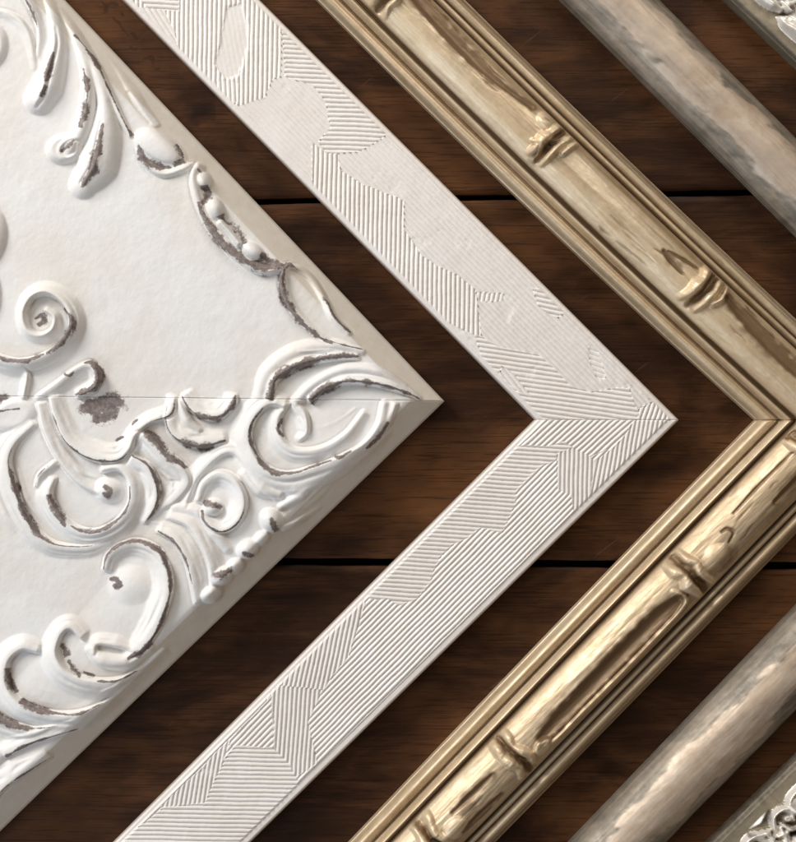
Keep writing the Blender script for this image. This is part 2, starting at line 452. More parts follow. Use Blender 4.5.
# --- falling rail: drooping acanthus leaves
R.edge([(-12, 12), (8, 14), (24, 24), (33, 42), (36, 70)], [5, 8, 9, 8, 4], [2, 4, 5, 4, 1], -1, LEAF)
R.dome(-8, 48, 17, 24, 10, 8, SCROLL, hollow=4)
R.edge([(20, -20), (25, -4), (34, 12), (41, 34), (39, 58)], [5, 6, 7, 6, 3], [4, 5, 6, 5, 1], 1, LEAF, wear=[1.5, 3.2, 2.2, 0, 0])
R.ridge([(44, -12), (54, 14), (59, 38), (57, 62), (49, 86), (40, 101)], [5, 6, 8, 11, 16, 15], [5, 7, 9, 10, 12, 10], LEAF, p=0.75)
R.edge([(56, 30), (58, 48), (52, 74), (46, 96), (38, 108)], [6, 8, 10, 11, 8], [5, 8, 10, 11, 6], -1, LEAF, fall=2.5)
R.mark([(57, 56), (51, 78), (50, 84)], [1.2, 4.2, 2.8]); R.mark([(49, 90), (45, 99)], [2.0, 2.0])
R.ridge([(58, 4), (76, 36), (87, 66), (90, 95), (85, 128), (74, 148)], [4, 5, 7, 8, 9, 9], [4, 7, 9, 10, 11, 10], LEAF)
R.dome(66, 150, 19, 15, -15, 10, SCROLL, hollow=4)
R.edge([(87, 72), (91, 94), (89, 112), (84, 130)], [5, 7, 7, 5], [5, 8, 8, 4], 1, LEAF, wear=[1, 3.4, 4.0, 3.2])
R.edge([(84, 141), (72, 141), (63, 149), (63, 156), (70, 160), (79, 155), (82, 146)], [4, 5, 5, 5, 4, 4, 3], [6, 7, 7, 6, 6, 6, 5], -1, SCROLL)
R.mark([(64, 153), (71, 148), (77, 143)], [1.6, 2.4, 1.2])
R.ridge([(70, 22), (86, 50), (99, 76), (107, 106), (106, 138), (98, 166), (84, 186)], [4, 5, 7, 9, 17, 22, 14], [5, 7, 9, 10, 12, 12, 8], LEAF, p=0.8)
R.edge([(106, 126), (101, 150), (97, 168), (86, 186)], [6, 9, 10, 6], [7, 11, 12, 8], 1, LEAF, fall=4)
R.mark([(106, 127), (103, 145), (98, 160), (94, 172), (85, 188)], [1.4, 3.4, 3.4, 5.0, 1.6])
R.edge([(75, 36), (87, 50), (100, 70), (112, 95), (122, 117), (132, 137)], [4, 6, 7, 7, 6, 3], [4, 6, 7, 7, 6, 3], -1, LEAF, wear=[2.0, 0.9, 0.7, 0.9, 0.5, 1.6])
R.mark([(88, 51), (96, 61), (101, 70)], [1.4, 2.2, 1.6])
R.ridge([(104, 44), (124, 74), (140, 104), (156, 124)], [4, 6, 6, 4], [2, 4, 4, 2], LEAF)
R.groove([(128, 92), (138, 108), (150, 124)], [2.5, 3, 2], [1.5, 2, 1])
# --- oval petal
R.dome(161, 150, 30, 17, 33, 5.5, OVAL, p=0.9)
R.dome(160, 148, 24, 13, 33, 8, OVAL, p=0.28)
R.mark([(140, 147), (144, 158), (156, 167), (172, 169)], [1.6, 4.4, 3.8, 1.8]); R.mark([(180, 146), (186, 156), (190, 160)], [3.2, 4.0, 1.5])
R.mark([(176, 167), (184, 162)], [2, 2.4])
R.edge([(140, 150), (148, 166), (164, 175), (182, 171), (194, 164)], [5, 6, 6, 6, 5], [3, 5, 5, 5, 4], 1, OVAL, fall=5)
# --- husk chain
R.edge([(199, 164), (194, 178), (197, 198), (206, 220), (221, 242), (240, 260), (262, 272), (284, 268)], [7, 9, 11, 13, 14, 13, 9, 5], [6, 8, 9, 9, 9, 9, 8, 6], 1, CHAIN, fall=5)
R.mark([(206, 188), (209, 195), (205, 204)], [4.4, 5.4, 3.6]); R.mark([(199, 170), (204, 176)], [1.2, 1.6])
R.mark([(200, 205), (206, 219), (218, 237), (232, 251), (248, 262), (266, 268), (284, 265)], [1.4, 3.0, 5.4, 5.4, 4.4, 6.6, 3.4])
R.mark([(219, 215), (229, 228), (241, 241), (248, 245)], [2.4, 4.8, 4.4, 2.4]); R.mark([(262, 256), (272, 262), (284, 264)], [2.4, 4.4, 2.4])
R.dome(205, 181, 10, 7, 70, 11, BEAD)
R.dome(216, 210, 13, 9, 70, 11.5, BEAD, p=0.6)
R.ridge([(222, 224), (232, 235), (240, 245)], [3.6, 3.4, 3.8], [11.5, 11, 11.5], BEAD)
R.dome(253, 252, 14, 8, 35, 11.5, BEAD, p=0.6)
for (cx, cy, a) in ((216, 210, 8), (253, 252, 8.5)):
    pass
# --- open link
R.edge([(290, 264), (283, 274), (283, 290), (293, 311), (308, 327), (322, 338), (333, 343)], [5, 6, 7, 7, 6, 6, 4], [6, 8, 9, 8, 7, 6, 3], 1, CHAIN, wear=[2, 2.8, 3.4, 3.6, 2.6, 2, 1])
R.edge([(287, 265), (301, 268), (314, 279), (326, 300), (335, 318), (350, 333)], [5, 6, 6, 6, 6, 4], [7, 8, 8, 7, 6, 3], -1, CHAIN, wear=[3.2, 2.0, 1.5, 1.7, 1.4, 1.0])
R.mark([(288, 262), (293, 266)], [2.4, 2])
R.edge([(330, 342), (344, 346), (362, 350)], [5, 5, 3], [4, 4, 2], -1, CHAIN, wear=[1.0, 0.8, 0.4])
# --- shell leaves at the mitre (upper half)
R.ridge([(260, 396), (270, 372), (296, 353), (330, 346), (362, 352)], [7, 10, 10, 8, 4], [5, 8, 8, 7, 3], SHELL, p=0.8)
R.edge([(270, 399), (277, 378), (300, 364), (332, 357), (358, 356)], [9, 10, 10, 8, 5], [8, 10, 10, 8, 4], 1, SHELL, wear=[4.6, 5.0, 4.4, 3.6, 1.2], fall=6)
R.ridge([(296, 402), (316, 383), (345, 370), (378, 372), (405, 386)], [6, 7, 7, 6, 3], [6, 8, 8, 7, 3], SHELL, p=0.8)
R.edge([(310, 400), (325, 388), (347, 381), (376, 383), (404, 391), (420, 398)], [7, 9, 9, 9, 7, 4], [8, 10, 10, 9, 6, 3], 1, SHELL, wear=[5, 4.4, 3.4, 2.0, 1.4, 1], fall=5)
# --- left volute (upper half)
R.edge([(-40, 336), (-20, 350), (0, 357), (22, 362), (48, 355), (66, 340), (74, 322), (67, 304), (50, 293), (34, 298), (26, 314), (30, 330), (42, 336), (54, 330), (57, 318), (48, 310)],
       [12, 14, 15, 15, 15, 14, 13, 12, 11, 10, 9, 9, 8, 7, 6, 4], [8, 10, 11, 12, 12, 13, 13, 12, 11, 10, 9, 9, 9, 9, 9, 8], -1, SCROLL, wear=None, fall=4)
R.mark([(-20, 351), (0, 357), (14, 361), (30, 361), (46, 355)], [1.2, 1.6, 2.6, 3.2, 1.6]); R.mark([(51, 353), (61, 346), (69, 336), (74, 322), (66, 309)], [1.6, 3.4, 4.0, 3.6, 1.2])
R.mark([(37, 319), (43, 316), (46, 321), (40, 325)], [1.4, 3.0, 3.0, 2.4])
R.edge([(38, 398), (58, 384), (76, 370), (92, 364), (101, 375), (97, 388), (80, 396)], [9, 12, 14, 14, 13, 12, 8], [4, 7, 9, 11, 12, 11, 8], -1, SCROLL, fall=4)
R.mark([(88, 363), (95, 363), (101, 373), (99, 384), (90, 391), (78, 395)], [1.2, 2.0, 3.6, 3.8, 3.2, 2.0]); R.mark([(66, 374), (72, 376), (77, 372)], [1, 1.6, 1])
R.edge([(26, 398), (30, 376), (24, 366)], [6, 8, 5], [5, 7, 3], 1, SCROLL)
R.dome(-16, 238, 24, 34, 12, 11, SCROLL, hollow=4); R.dome(-18, 290, 20, 36, -8, 10, SCROLL, hollow=3)
R.dome(-30, 180, 20, 30, 0, 8, LEAF)
# ornament carried on past the photo's edge
R.ridge([(10, -110), (22, -70), (20, -30)], [8, 12, 8], [6, 10, 6], LEAF); R.ridge([(-30, -120), (-14, -70), (-20, -20)], [8, 14, 8], [6, 10, 6], LEAF)

# --- rising rail
R.ex = 1.15; R.hs = 0.84; R.ws = 1.45; R.mw = 0.95
R.dome(14, 415, 26, 16, -20, 5, SCROLL, hollow=2); R.mark([(0, 399), (6, 397)], [5, 4]); R.mark([(0, 412), (10, 410), (21, 409)], [1.6, 1.2, 0.8])
R.edge([(52, 398), (57, 418), (70, 443), (93, 458), (118, 460), (131, 450), (138, 434), (152, 422), (172, 414), (177, 398)],
       [10, 11, 12, 13, 12, 10, 8, 8, 8, 7], [8, 9, 10, 11, 12, 11, 10, 9, 9, 8], 1, SCROLL, wear=[0.0, 0.8, 1.9, 1.3, 0.9, 0, 0, 0, 0.8, 0], fall=3)
R.mark([(92, 407), (104, 405), (116, 401)], [10, 13, 10]); R.mark([(98, 418), (107, 417), (113, 410)], [6, 9, 6])
R.mark([(118, 440), (124, 437)], [2, 2]); R.mark([(134, 424), (138, 420)], [1.4, 1.6])
R.edge([(40, 404), (46, 430), (60, 458), (80, 482), (100, 493)], [9, 10, 10, 8, 5], [6, 8, 8, 7, 5], 1, SCROLL)
# main volute
R.edge([(134, 456), (150, 466), (159, 486), (157, 506), (146, 522)], [13, 13, 12, 10, 6], [10, 11, 11, 9, 4], -1, SCROLL, wear=[0.7, 1.8, 2.4, 1.8, 0.4], fall=3)
R.edge([(104, 470), (120, 468), (131, 480), (132, 500), (120, 520), (98, 531), (76, 527), (60, 512), (52, 494), (56, 478)],
       [7, 9, 11, 12, 12, 12, 12, 12, 11, 6], [9, 10, 11, 12, 12, 12, 11, 11, 10, 5], 1, SCROLL, fall=4)
R.mark([(132, 486), (131, 503), (120, 519), (100, 530), (84, 530), (74, 525)], [0.7, 1.6, 1.7, 2.2, 2.6, 1.2]); R.mark([(52, 496), (58, 508), (64, 518), (68, 525)], [3.2, 3.8, 2.6, 1.6])
R.dome(110, 490, 15, 13, 20, 10, BEAD, p=0.9); R.mark([(107, 486), (113, 489), (110, 495), (106, 493)], [3.2, 4.2, 3.6, 2.4])
R.edge([(36, 424), (18, 442), (11, 460), (15, 480), (23, 504), (33, 524), (46, 538), (62, 545), (90, 546), (112, 540)], [7, 11, 13, 14, 13, 12, 10, 9, 8, 5], [5, 8, 10, 11, 11, 10, 9, 8, 6, 3], -1, SCROLL, wear=[0, 0, 0.8, 3.0, 2.8, 3.0, 2.2, 0.8, 0.4, 0], fall=4)
R.edge([(2, 446), (-2, 480), (8, 512), (20, 528)], [6, 8, 8, 5], [3, 4, 4, 2], -1, SCROLL)
R.edge([(56, 462), (42, 474), (38, 486)], [5, 6, 4], [5, 7, 4], 1, SCROLL, wear=[0, 0.9, 0.4])
# worn leaf beside it
R.edge([(138, 434), (150, 436), (166, 452), (184, 467), (190, 482), (178, 498), (162, 508)], [8, 12, 14, 14, 12, 10, 5], [7, 10, 11, 11, 9, 6, 3], -1, LEAF, fall=4)
R.mark([(148, 433), (157, 441), (165, 451), (174, 460)], [3.4, 4.6, 4.2, 3.0]); R.mark([(174, 459), (180, 462), (186, 467)], [2.0, 2.4, 1.8])
# lobes under the mitre
R.edge([(170, 402), (168, 420), (174, 434), (188, 443), (206, 445), (226, 440)], [9, 12, 14, 15, 13, 8], [7, 9, 10, 11, 10, 6], 1, SCROLL, wear=[0, 1.0, 1.2, 3.4, 3.8, 0.8], fall=4)
R.edge([(184, 396), (192, 409), (206, 417), (222, 416), (234, 405), (236, 396)], [9, 12, 13, 13, 11, 8], [8, 10, 11, 11, 10, 8], 1, SCROLL, wear=[1, 2.0, 2.2, 3.0, 2.4, 1.0], fall=4)
R.ridge([(182, 402), (188, 420), (200, 430)], [5, 6, 4], [7, 9, 6], SCROLL)
# second volute (low middle)
R.edge([(106, 568), (110, 554), (124, 543), (142, 541), (160, 550), (170, 568), (172, 590), (166, 612), (158, 630), (146, 646), (130, 656)],
       [8, 9, 10, 11, 12, 13, 14, 14, 14, 13, 8], [7, 9, 10, 11, 12, 12, 12, 12, 11, 10, 6], -1, SCROLL, wear=[1.0, 1.4, 1.8, 1.9, 2.2, 2.4, 1.4, 1.4, 1.8, 2.0, 1.5], fall=3.5)
R.dome(132, 584, 24, 21, 0, 4.5, SCROLL, p=1.3); R.mark([(113, 578), (119, 579), (122, 584), (117, 585)], [2.6, 3.8, 3.4, 2.6])
R.mark([(140, 653), (146, 648), (152, 643)], [2.8, 2.4, 2.8])
# ribs to its right
R.edge([(160, 530), (176, 540), (188, 558), (194, 580), (198, 602)], [8, 11, 12, 11, 7], [5, 8, 9, 9, 6], 1, LEAF, wear=[0.6, 1.5, 1.3, 0.4, 0], fall=5)
R.edge([(170, 516), (190, 524), (204, 544), (212, 566), (214, 588)], [8, 10, 11, 10, 7], [5, 8, 9, 9, 6], 1, LEAF, fall=5)
R.ridge([(176, 506), (200, 512), (216, 532), (228, 548)], [6, 7, 7, 5], [4, 6, 7, 4], LEAF)
R.dome(212, 594, 11, 9, -30, 12, BEAD, p=0.6); R.dome(224, 575, 12, 9, -40, 12, BEAD, p=0.6); R.mark([(217, 574), (224, 573), (230, 569)], [3.0, 5.0, 3.2])
R.dome(249, 548, 12, 10, -40, 12, BEAD, p=0.6); R.mark([(246, 552), (252, 555)], [2.6, 2.8])
R.dome(272, 520, 11, 13, -30, 13, BEAD, p=0.6); R.mark([(273, 519), (276, 528)], [3.4, 4.0])
R.dome(236, 566, 10, 8, -40, 9, BEAD); R.dome(262, 538, 10, 7, -40, 8, BEAD)
# third volute
R.edge([(198, 500), (204, 482), (220, 472), (237, 480), (246, 500), (240, 520), (224, 530), (208, 522), (204, 510)], [7, 9, 10, 10, 11, 11, 10, 8, 5], [7, 9, 10, 11, 11, 11, 10, 8, 6], -1, SCROLL, wear=[0, 0, 0, 0, 0, 0.5, 0.8, 1.3, 1.3], fall=4)
R.dome(214, 507, 10, 9, 0, 11, BEAD, p=0.6); R.mark([(207, 502), (214, 503), (221, 506)], [2.6, 3.6, 2.2])
R.edge([(186, 506), (200, 476), (232, 452), (262, 486), (276, 498)], [6, 9, 9, 9, 4], [4, 7, 7, 7, 3], 1, LEAF)
R.ridge([(246, 474), (262, 488), (280, 494)], [7, 9, 5], [5, 8, 5], LEAF); R.ridge([(268, 478), (296, 488), (326, 474), (344, 462)], [5, 8, 7, 3], [3, 7, 5, 2], LEAF)
R.ridge([(282, 506), (302, 494), (312, 486)], [4, 6, 3], [4, 6, 2], LEAF); R.ridge([(284, 528), (300, 521), (320, 508)], [3, 4, 2], [4, 6, 2], LEAF)
# fourth volute by the tip
R.edge([(286, 406), (270, 404), (255, 418), (250, 440), (262, 464), (286, 474), (316, 467), (342, 456), (364, 444), (378, 426), (384, 402)],
       [8, 10, 12, 14, 15, 15, 15, 14, 13, 11, 7], [9, 10, 11, 12, 12, 12, 12, 11, 10, 9, 7], -1, SCROLL, fall=4)
R.mark([(264, 408), (253, 424), (252, 442), (262, 462)], [0.7, 1.3, 1.6, 1.9]); R.mark([(262, 462), (276, 472), (296, 472), (314, 466), (332, 460)], [2.2, 2.8, 1.8, 1.5, 0.8])
R.mark([(336, 456), (341, 457), (351, 451)], [1.2, 1.6, 1.4]); R.mark([(388, 423), (380, 436), (367, 448)], [2.4, 2.4, 1.0])
R.edge([(288, 404), (279, 420), (282, 438), (296, 450), (322, 448), (346, 434), (364, 412)], [6, 8, 9, 9, 9, 8, 5], [8, 9, 9, 8, 8, 7, 5], -1, SCROLL, fall=4)
R.mark([(282, 420), (279, 429), (284, 436)], [1.6, 2.4, 1.2])
R.edge([(296, 404), (306, 414), (308, 432), (300, 440)], [6, 8, 7, 4], [6, 8, 7, 4], -1, SCROLL)
R.edge([(396, 404), (388, 426), (368, 448), (346, 462)], [6, 9, 8, 4], [6, 8, 7, 3], -1, SCROLL)
# lower-left leaves
R.edge([(84, 636), (72, 626), (62, 634), (58, 652), (68, 669), (88, 678), (116, 679), (142, 668), (164, 650)], [8, 9, 10, 12, 13, 14, 13, 11, 6], [7, 9, 10, 11, 11, 11, 10, 8, 4], -1, LEAF, fall=4)
R.mark([(64, 645), (68, 652)], [3, 4]); R.mark([(71, 661), (76, 668), (82, 674)], [2.8, 3.4, 1.6]); R.mark([(86, 671), (95, 674)], [1.8, 1.8]); R.mark([(100, 679), (118, 679), (138, 670)], [0.7, 1.1, 0.7])
R.edge([(96, 652), (100, 642), (118, 644), (138, 650)], [5, 7, 8, 4], [6, 8, 8, 4], 1, LEAF)
R.ridge([(92, 648), (104, 658), (128, 660), (150, 648)], [5, 8, 8, 5], [5, 8, 8, 5], LEAF)
R.edge([(40, 650), (24, 647), (10, 660), (9, 684), (24, 702), (52, 712), (80, 712), (106, 702), (132, 684)], [8, 10, 12, 14, 15, 15, 14, 12, 7], [7, 9, 10, 11, 12, 12, 11, 9, 4], -1, LEAF, fall=4)
R.mark([(10, 668), (12, 680), (18, 690)], [2.6, 3.2, 2.0]); R.mark([(25, 699), (36, 706), (48, 709), (57, 711)], [2.8, 4.4, 3.4, 1.2]); R.mark([(57, 711), (80, 712), (104, 702)], [0.8, 1.2, 0.8])
R.edge([(-24, 690), (-16, 706), (0, 716), (22, 725), (48, 726), (74, 720)], [10, 12, 13, 12, 10, 5], [8, 10, 11, 10, 8, 3], -1, LEAF, wear=[2, 3.0, 4.2, 3.0, 0.6, 0], fall=4)
R.edge([(8, 754), (28, 743), (54, 734), (78, 728)], [10, 12, 10, 5], [7, 8, 7, 3], 1, LEAF, wear=[1.6, 1.6, 1.2, 0.6], fall=3)
R.edge([(-6, 800), (6, 786), (22, 774), (50, 757)], [12, 15, 15, 8], [8, 10, 9, 4], 1, LEAF, wear=[0, 0.4, 1.0, 0.6], fall=4)
R.ridge([(-30, 810), (-16, 780), (-10, 760), (10, 748)], [10, 14, 12, 6], [7, 10, 8, 4], LEAF)
R.edge([(-60, 860), (-40, 830), (-30, 800)], [8, 12, 8], [6, 10, 6], 1, LEAF)
# low connecting swell under the dense carving of the rising rail
sw = Raster(-90, -150, 470, 900, 0.6)
sw.ridge([(30, 700), (110, 640), (180, 570), (250, 500), (330, 440)], [26, 40, 50, 50, 36], [3, 4, 4.5, 4.5, 3.5], 1, p=1.2)
# tool marks: thin low folds between the scrolls
for p in ([(150, 520), (172, 528), (190, 546)], [(182, 514), (206, 522), (222, 540), (230, 556)], [(236, 462), (250, 476), (268, 484), (290, 482)], [(240, 470), (256, 484), (276, 490)],
          [(258, 494), (266, 506), (262, 520)], [(292, 500), (306, 490), (322, 482)], [(300, 512), (318, 498), (332, 484)], [(150, 600), (158, 580), (152, 562)], [(178, 574), (184, 592), (182, 612)],
          [(30, 690), (44, 700), (66, 702)], [(34, 680), (50, 690), (76, 692)], [(80, 660), (98, 668), (120, 670)], [(60, 440), (82, 470), (98, 478)], [(20, 470), (28, 498), (42, 520)],
          [(300, 420), (318, 428), (340, 420), (356, 408)], [(264, 430), (268, 448), (282, 460), (306, 458)], [(96, 440), (116, 446), (128, 436)], [(160, 470), (172, 482), (172, 494)],
          [(104, 690), (120, 684), (136, 674)], [(10, 736), (34, 732), (60, 722)], [(134, 620), (148, 604), (154, 588)], [(126, 630), (142, 620), (154, 604)], [(300, 352), (330, 352), (350, 354)], [(340, 376), (368, 377), (396, 387)]):
    sw.ridge(p, [1.2, 3.0, 1.2], [0.8, 2.6, 0.6], 1)
R.H = R.H*0.95+sw.H*0.75
RX, RY = np.meshgrid(R.x0+np.arange(R.nx)*R.st, R.y0+np.arange(R.ny)*R.st)
R.Hs = R.blur(R.H-R.G, 0.65)
R.own[R.H < 1.2] = 0
# beads and the little stick stay painted white over the brown husk
for bx, by, br in ((216, 210, 8.5), (253, 252, 9), (205, 180, 6.5)):
    R.wear *= np.clip((np.hypot(RX-bx, RY-by)-br*0.8)/3, 0, 1)
st_ = Raster(-90, -150, 470, 900, 0.6); st_.mark([(223, 225), (232, 235), (239, 244)], [2.6, 2.6, 2.6])
R.wear *= 1-np.clip(st_.wear*1.6, 0, 1)

frameA = thing('frame_corner', 'wide distressed white frame corner with carved scrolls and leaves worn brown', 'frame corner', 200, 400, GROUP)
kindA = {1: 'carved_leaf', 2: 'carved_scroll', 3: 'carved_petal', 4: 'carved_husk', 5: 'carved_shell', 6: 'carved_bead'}
nameA = {k: kindA[v] for k, v in R.kind.items()}; nameA[0] = 'rail'; nameA[999] = 'rim'
RIM = 24.0
def rail_A(outer, inner, W, sub, rimcol):
    X, Y, t = grid_of(outer, inner, 900, 440)
    q = t[None, :]*W+0*X                      # distance from the outer edge
    orn = R.sample(R.Hs, X, Y)
    # panel, then a shallow cove falling to the outer edge
    base = np.where(q > RIM+6, 46.0, 0)
    u = np.clip(q/(RIM+6), 0, 1)
    base = 17+29*np.where(u < 0.8, u/0.8*0.93, 0.93+0.07*np.sin(np.pi/2*np.clip((u-0.8)/0.2, 0, 1)))
    base = base-2.5*np.clip(1-q/2.0, 0, 1)**2
    nse = 0.8*fbm(X/38, Y/38, 11)+0.35*fbm(X/9, Y/9, 12)
    k = np.clip((q-7)/10, 0, 1)
    H = base+orn*k+nse*np.clip(q/8, 0, 1)
    # mitre joint softened
    s_ = np.linspace(0, 1, X.shape[0])[:, None]*700
    H = H-1.0*np.clip(1-s_/1.3, 0, 1)**2
    wear = R.sample(R.wear, X, Y)*np.clip((q-6)/4, 0, 1)
    own = R.sample(R.own, X, Y, nearest=True)[:-1, :-1].copy()
    qq = q[:-1, :-1]
    own[qq < RIM-8] = 999
    m = (own == 0) & (qq < RIM); own[m] = 999
    zr = 40+0*X
    return relief(X, Y, H, zr, {'wear': wear}, own, nameA, {0: M_white, 999: M_rim}, frameA, frameA.location)
rA1 = rail_A(((445, 400.95), None, (-57, -130)), ((-40, 395.5), None, (-306, 104)), 343, 0, 0)
rA2 = rail_A(((445, 401.05), None, (-56, 886)), ((-40, 395.6), None, (-296, 640)), 343, 0, 0)
rA1['label'] = 'upper white rail, mostly bare panel with leaves and a husk chain'
rA2['label'] = 'lower white rail, densely carved with scrolls'

# ================================================================== B: combed cream frame corner
def inpoly(X, Y, P):
    c = np.zeros(X.shape, bool); n = len(P)
    for i in range(n):
        x0, y0 = P[i]; x1, y1 = P[(i+1) % n]
        if y0 == y1: continue
        m = ((Y < y0) != (Y < y1)) & (X < (x1-x0)*(Y-y0)/(y1-y0)+x0)
        c ^= m
    return c
# (polygon, direction of the comb lines in degrees on the page (0 = horizontal, 90 = vertical, + = falling to the right), relief)
UP = [
 ([(100, -200), (330, -200), (262, 0), (276, 18), (281, 30), (281, 78), (273, 80), (265, 100), (236, 105), (160, 50), (120, -10)], 91, 1.0),
 ([(100, -60), (180, -60), (180, 12), (150, 10), (120, -20)], 3, 0.95),
 ([(146, 8), (164, 10), (176, 34), (178, 58), (172, 56), (150, 30), (130, 8)], 58, 0.9),
 ([(205, 86), (228, 80), (240, 84), (238, 100), (232, 106), (206, 90)], 88, 0.8),
 ([(228, 8), (240, 4), (249, 24), (248, 48), (242, 66), (238, 76), (226, 80), (214, 66), (220, 40)], 80, 0.10),
 ([(281, 28), (300, 30), (345, 78), (372, 108), (390, 132), (361, 153), (326, 154), (318, 142), (330, 128), (326, 104), (311, 84), (285, 78)], 3, 1.0),
 ([(312, 142), (326, 153), (338, 154), (342, 171), (363, 185), (404, 202), (404, 228), (421, 256), (438, 267), (457, 275), (476, 290), (480, 338), (440, 320), (312, 192)], 91, 1.0),
 ([(474, 292), (504, 294), (502, 301), (480, 302)], 100, 0.7),
 ([(532, 287), (547, 289), (567, 312), (556, 319), (538, 306)], 12, 1.0),
 ([(474, 334), (500, 348), (540, 356), (572, 386), (590, 392), (632, 386), (652, 400), (690, 422), (530, 424), (480, 356)], 8, 0.95),
 ([(502, 366), (512, 372), (530, 396), (518, 392), (500, 374)], 50, 0.9),
 ([(588, 344), (598, 352), (606, 378), (598, 382), (590, 362)], 20, 0.4),
 ([(627, 382), (638, 389), (652, 402), (636, 408)], 48, 0.95),
 ([(638, 409), (653, 402), (690, 424), (636, 424)], -72, 0.95),
]
LO = [
 ([(620, 410), (700, 410), (640, 466), (596, 520), (574, 512), (590, 500), (595, 461), (614, 447), (627, 431), (634, 416)], -80, 1.0),
 ([(520, 410), (636, 416), (627, 431), (614, 446), (590, 456), (572, 448), (563, 441), (544, 446), (500, 447)], -42, 1.0),
 ([(556, 453), (572, 448), (590, 456), (595, 461), (590, 500), (576, 516), (571, 495), (557, 489)], 91, 1.0),
 ([(500, 446), (544, 446), (563, 441), (572, 448), (556, 453), (555, 460), (541, 465), (529, 476), (517, 489), (515, 504), (508, 520), (502, 533), (480, 528), (466, 538), (450, 546), (438, 560), (432, 579), (416, 599), (400, 604), (387, 598), (378, 600), (360, 596), (360, 580)], 4, 1.0),
 ([(366, 594), (364, 607), (349, 655), (322, 690), (309, 720), (276, 686), (300, 650)], -78, 1.0),
 ([(276, 684), (322, 690), (309, 720), (318, 762), (296, 777), (275, 750), (272, 706), (262, 694)], -86, 1.0),
 ([(228, 742), (272, 696), (272, 748), (236, 750)], -46, 0.95),
 ([(236, 746), (272, 746), (288, 762), (298, 778), (300, 800), (200, 900), (60, 920), (120, 842), (168, 802), (204, 802), (226, 758)], 1, 1.0),
 ([(160, 806), (232, 738), (224, 760), (206, 802)], -80, 0.9),
]
frameB = thing('frame_corner', 'flat cream frame corner combed with fine ridges, between carved white and gold corners', 'frame corner', 600, 420, GROUP)
def rail_B(outer, inner, W, polys, dflt):
    X, Y, t = grid_of(outer, inner, 1350, 216)
    q = t[None, :]*W+0*X; qi = W-q
    wx = X+1.6*fbm(X/40, Y/40, 21); wy = Y+1.6*fbm(X/40, Y/40, 31)
    jx = X+3*fbm(X/22, Y/22, 23, 2); jy = Y+3*fbm(X/22, Y/22, 24, 2)
    A = np.full(X.shape, math.radians(dflt[0])); amp = np.full(X.shape, dflt[1]); per = np.full(X.shape, dflt[2]); ph = np.zeros(X.shape)
    for k, (P, a, am) in enumerate(polys):
        m = inpoly(jx, jy, P); A[m] = math.radians(a); amp[m] = am; per[m] = dflt[4]; ph[m] = k*1.7
    g = np.exp(-0.5*(np.arange(-5, 6)/1.7)**2); g /= g.sum()
    pa = np.pad(amp, 5, mode='edge')
    pa = sum(v*pa[:, i:i+amp.shape[1]] for i, v in enumerate(g)); amp = sum(v*pa[i:i+amp.shape[0], :] for i, v in enumerate(g))
    c = (-wx*np.sin(A)+wy*np.cos(A))/per+ph
    f = c-np.floor(c)
    r = np.abs(np.sin(np.pi*f))**0.7                       # rounded ridge, sharp valley
    r = r*(0.9+0.35*fbm(X/14, Y/14, 41))
    # the comb fades out at the margins
    margin = np.clip((q-dflt[3])/2.0, 0, 1)*np.clip((qi-4.5)/2.0, 0, 1)
    r = r*(1-0.5*np.clip(fbm(X/22, Y/22, 57, 4)*6-1.2, 0, 1)*(amp < 0.96))
    H = 26+dflt[5]*r*amp*margin+0.5*fbm(X/50, Y/50, 61)+0.25*fbm(X/4, Y/4, 62)
    H = H-4.0*np.clip(1-q/3.0, 0, 1)**2-3.0*np.clip(1-qi/2.4, 0, 1)**2
    s_ = np.linspace(0, 1, X.shape[0])[:, None]*600
    H = H-0.8*np.clip(1-s_/1.2, 0, 1)**2
    edge = np.maximum(np.clip(1-q/2.6, 0, 1), 0.9*np.clip(1-qi/2.6, 0, 1))
    own = np.zeros((X.shape[0]-1, X.shape[1]-1), int)
    return relief(X, Y, H, 24+0*X, {'edge': edge}, own, {0: 'rail'}, {0: M_comb}, frameB, frameB.location)
rB1 = rail_B(((679, 419.95), None, (148, -112)), ((536, 419.6), None, (14, -112)), 100, UP, (45.06, 0.85, 4.5, 5.0, 4.65, 1.8))
rB2 = rail_B(((679, 420.05), None, (132, 959)), ((536, 419.7), None, (-2, 959)), 100, LO, (-45, 1.0, 4.25, 7.5, 4.4, 1.9))

